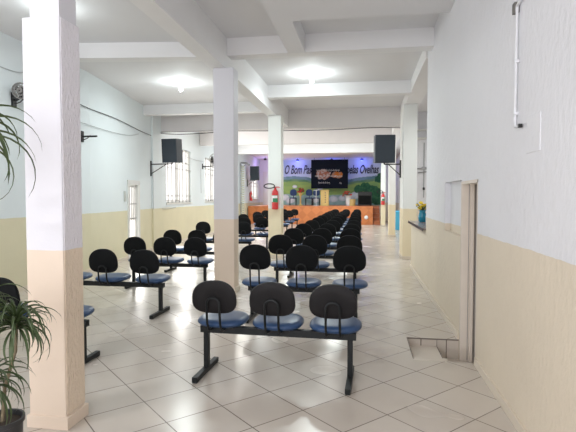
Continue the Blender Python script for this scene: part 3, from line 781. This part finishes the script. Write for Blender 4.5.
# ------------------------------------------------------------------ cables, conduit and small wall fittings
def cable(pts, r, m, label, name='cable', n=10):
    P = [Vector(p) for p in pts]; out = []
    for i in range(len(P) - 1):
        p0 = P[max(i - 1, 0)]; p1 = P[i]; p2 = P[i + 1]; p3 = P[min(i + 2, len(P) - 1)]
        for k in range(n):
            t = k / n; out.append(.5 * ((2 * p1) + (p2 - p0) * t + (2 * p0 - 5 * p1 + 4 * p2 - p3) * t * t + (3 * p1 - p0 - 3 * p2 + p3) * t ** 3))
    out.append(P[-1]); o = MB().tube(out, r, 6).build(name, m, None, True); return tag(o, label, 'cable')
def lp(y, z, off=.03): return (lw_at(y)[0] + off, y, z)
cable([lp(8.0, 3.50), lp(9.0, 3.38), lp(10.6, 3.40), lp(12.3, 3.36), lp(13.3, 3.36)], .009, M['cable'], 'dark cable running along the upper left wall towards the corner')
cable([lp(8.5, 3.05), lp(9.2, 3.03), lp(10.2, 3.05), lp(11.4, 3.12), lp(12.2, 3.26)], .007, M['cable_w'], 'thin grey cable sagging along the left wall below the dark one')
cable([lp(6.2, 3.58), lp(7.0, 3.57), lp(7.35, 3.66)], .007, M['cable_w'], 'short grey cable on the upper left wall above the fan')
cable([(-6.2, 13.98, 3.545), (-4.6, 13.98, 3.55), (-3, 13.99, 3.52), (-1.2, 13.99, 3.505), (.2, 13.99, 3.54), (1.0, 13.99, 3.52)], .012, M['cable'], 'dark cable along the lower edge of the deep header beam')
cable([(-6.13, 13.93, 3.50), (-5.4, 13.93, 3.46), (-4.4, 13.93, 3.50)], .012, M['black'], 'black cable bundle at the left end of the header beam')
cable([lp(15.0, 2.92), lp(16.0, 3.0, .05), lp(17.6, 2.98), lp(18.6, 3.0)], .008, M['cable_w'], 'grey cable from the corner speaker past the first window to the fan')
cable([lp(18.3, 2.7), lp(18.3, 2.2), lp(18.32, 1.72)], .008, M['cable_w'], 'thin grey cable hanging straight down below the window fan')
cable([(-6.13, 13.36, 2.4), (-6.13, 13.36, 1.7), (-6.13, 13.36, 1.19)], .007, M['cable_w'], 'thin grey cable dropping down the corner pier')
cable([lp(14.1, 1.20), lp(14.7, 1.19), lp(15.4, 1.22)], .012, M['cable_w'], 'grey cable end below the first window, along the beige paint edge')
o = MB().box(0, .03, -.05, .05, -.13, .13, bev=.004).build('switch_plate', mat('grey_switch', (.5, .52, .5), .5)); o.location = lp(11.15, 1.58, 0); tag(o, 'narrow grey switch plate left of the barred glass door', 'switch')
# conduit on the right wall
t = thing('wall_conduit', (RWX, 3.49, 0), 'white painted conduit pipe running down the right wall', 'pipe')
MB().tube([(-.018, 0, 2.84), (-.018, 0, 2.45), (-.018, 0, 2.08)], .010, 8).build('pipe', M['pvc'], t, True)
MB().tube([(-.018, 0, 2.84), (-.018, -.05, 2.85), (-.018, -.95, 2.86)], .010, 8).build('pipe', M['pvc'], t, True)
MB().tube([(-.018, 0, 2.09), (-.018, -.01, 2.03), (-.018, -.10, 2.02)], .010, 8).build('elbow', M['pvc'], t, True)
MB().box(-.035, 0, -.0, .055, 2.80, 2.87, bev=.004).build('junction_bracket', mat('stained_metal', (.16, .15, .14), .6, var=.5, vscale=40), t)
for z in (2.47, 2.12): MB().box(-.031, 0, -.016, .016, z - .010, z + .010, bev=.003).build('clip', M['pvc'], t)
MB().box(-.03, -.005, -.12, -.095, 2.01, 2.035, bev=.003).build('end_cap', M['black'], t)
o = MB().box(RWX - .006, RWX + .001, 3.05, 3.30, 1.83, 2.06, bev=.003).build('cover_plate', M['wall']); tag(o, 'flat white cover plate on the right wall below the conduit', 'cover plate')
# folded gate against the left wall and its roller
x0, _ = lw_at(25.6)
t = thing('folding_gate', (x0 + .06, 25.6, 0), 'pale slatted gate folded against the far left wall', 'gate')
mb = MB()
for i in range(26): mb.box(.02, .20, -.05 + .02 * (i % 2), .03, .05 + i * .125, .05 + i * .125 + .085)
mb.build('slats', M['galv'], t); MB().box(0, .03, -.08, .08, 0, 3.4).build('gate_post', M['grey'], t)
MB().tube([(0, 0, 3.45), (.35, 0, 3.42), (.50, 0, 3.30)], .05, 8).tube([(0, 0, 3.3), (.12, 0, 3.22), (.3, 0, 3.35)], .03, 6).build('roller', M['grey'], t, True)

# ------------------------------------------------------------------ counter and what stands on it
o = MB().box(.985, 1.62, 8.31, 10.98, 1.002, 1.035, bev=.004).build('countertop', M['granite']); tag(o, 'grey speckled stone counter on the low beige wall', 'counter')
MB().box(.975, .986, 8.3, 10.98, .985, 1.034).build('counter_edge', M['dark_edge'], o)
t = thing('flower_vase', (1.21, 10.35, 1.037), 'yellow flowers in a blue vase on the counter', 'vase'); t.scale = (1.1, 1.1, 1.05)
MB().lathe([(.055, 0), (.075, .02), (.08, .12), (.055, .2), (.07, .235)], 20).build('vase', M['teal'], t, True)
r = random.Random(3); mb = MB()
for _ in range(16):
    a = r.uniform(0, 6.28); e = r.uniform(.3, 1.3); d = Vector((math.cos(a) * math.cos(e), math.sin(a) * math.cos(e), math.sin(e))) * r.uniform(.14, .22)
    mb.tube([(0, 0, .2), Vector((0, 0, .22)) + d * .5, Vector((0, 0, .2)) + d], .014, 5, .004)
mb.build('leaves', M['leaf'], t)
mb = MB()
for _ in range(14):
    a = r.uniform(0, 6.28); e = r.uniform(0, 1.4); d = Vector((math.cos(a) * math.cos(e), math.sin(a) * math.cos(e), math.sin(e))) * r.uniform(.06, .17); q = r.uniform(.028, .042)
    mb.lathe([(q * .2, -q * .5), (q * .8, -q * .1), (q, q * .3), (q * .5, q * .5)], 8, T(d.x, d.y, .25 + d.z) @ RX(r.uniform(-1, 1)))
mb.build('blossoms', M['yellow'], t, True)
o = MB().lathe([(.035, 0), (.042, .01), (.045, .15), (.042, .15), (.04, .15)], 18, T(1.27, 9.95, 1.036)).build('drinking_glass', M['paleglass'], None, True); tag(o, 'pale glass jar right of the blue flower vase', 'glass')
# kitchen wall pipes
t = thing('wall_tap', (1.78, 15.0, 2.3), 'chrome tap and pipe on the white wall behind the counter', 'tap')
MB().tube([(0, -.02, -.75), (0, -.02, .9)], .014, 6).build('pipe', M['grey'], t)
MB().tube([(-.2, -.03, .12), (.25, -.03, .12)], .022, 6).tube([(-.18, -.03, .0), (.25, -.04, .04)], .018, 6).build('spout', M['grey'], t)
MB().box(-.07, .07, -.06, 0, .09, .17).build('valve', M['grey'], t)
MB().lathe([(.02, -.42), (.04, -.40), (.02, -.34)], 8, T(0, -.04, -.1)).build('outlet', M['black'], t)
for k, z in enumerate((3.3, 3.55)): tag(MB().box(1.4, 3.6, 14.8, 15.0, z, z + .04).build('wall_shelf', M['frame']), ('lower' if not k else 'upper') + ' white shelf high on the wall behind the counter', 'shelf', 'shelves behind the counter')
o = MB().box(-.02, .02, -.015, .015, -.09, .09, bev=.004).build('floor_valve', M['black']); o.location = (1.10, 10.875, .42); tag(o, 'small dark fitting on the end of the low counter wall', 'fitting')
# blue bin in the passage
t = thing('plastic_bin', (1.62, 23.6, 0), 'light blue plastic bin in the passage behind the right columns', 'bin')
MB().lathe([(.17, 0), (.22, .02), (.26, .80), (.27, .84)], 20).build('body', M['bluebin'], t, True)
MB().lathe([(.275, .84), (.28, .87), (.2, .91), (.05, .93)], 20).build('lid', M['bluebin'], t, True)

# ------------------------------------------------------------------ potted dracaena at the left edge
def leaf_strip(b, base, az, length, w, rise, droop, r):
    n = 12; pts = []; p = Vector(base); el = rise
    for i in range(n + 1):
        pts.append(p.copy()); d = Vector((math.cos(az) * math.cos(el), math.sin(az) * math.cos(el), math.sin(el)))
        p = p + d * length / n; el -= droop / n * (1.0 + .9 * i / n)
    side = Vector((-math.sin(az), math.cos(az), 0)); rows = []
    for i, q in enumerate(pts):
        t = i / n; ww = w * (math.sin(PI * min(1, t * 1.0 + .12)) ** .6 if t < .88 else (1 - t) / .12 * .5) + .0006
        up = Vector((0, 0, 1)) * ww * .35
        rows.append((b.verts.new(q - side * ww / 2 + up), b.verts.new(q), b.verts.new(q + side * ww / 2 + up)))
    for i in range(n):
        for k in (0, 1): b.faces.new((rows[i][k], rows[i][k + 1], rows[i + 1][k + 1], rows[i + 1][k]))
PX, PY = -2.0, 2.35
t = thing('potted_dracaena', (PX, PY, 0), 'potted dracaena with long drooping green leaves left of the nearest column', 'plant')
MB().lathe([(.09, 0), (.105, .01), (.115, .29), (.125, .295), (.125, .32), (.113, .32), (.11, .29)], 26).build('pot', M['pot'], t, True)
MB().lathe([(.11, .25), (.109, .292), (.02, .30)], 20).build('soil', M['soil'], t)
heads = [((.10, .02, .82), .345, 84, 0), ((-.03, -.03, .50), .31, 60, 1), ((-.16, -.05, 1.84), .68, 34, 2), ((-.09, -.02, .90), .36, 50, 3)]
for (hx, hy, hz), ln, n, sd in heads:
    MB().tube([(hx * .1, hy * .1, .26), (hx * .3, hy * .3, hz * .6), (hx * .9, hy, hz * .85), (hx, hy, hz + .03)], .011, 8, .008).build('stem', M['stem'], t, True)
    r = random.Random(20 + sd); b = bmesh.new()
    for k in range(n):
        az = k * 2.399 + r.uniform(-.3, .3); f = k / n
        leaf_strip(b, (hx, hy, hz + .06 * f), az, ln * r.uniform(.75, 1.1) * (1 - .3 * max(0, math.sin(az))), .015 if ln < .6 else .028, 1.25 - 1.3 * (1 - f) + r.uniform(-.1, .15), r.uniform(1.4, 2.3), r)
    mb = MB(); mb.merge(b); mb.build('foliage', M['leaf'], t, True)
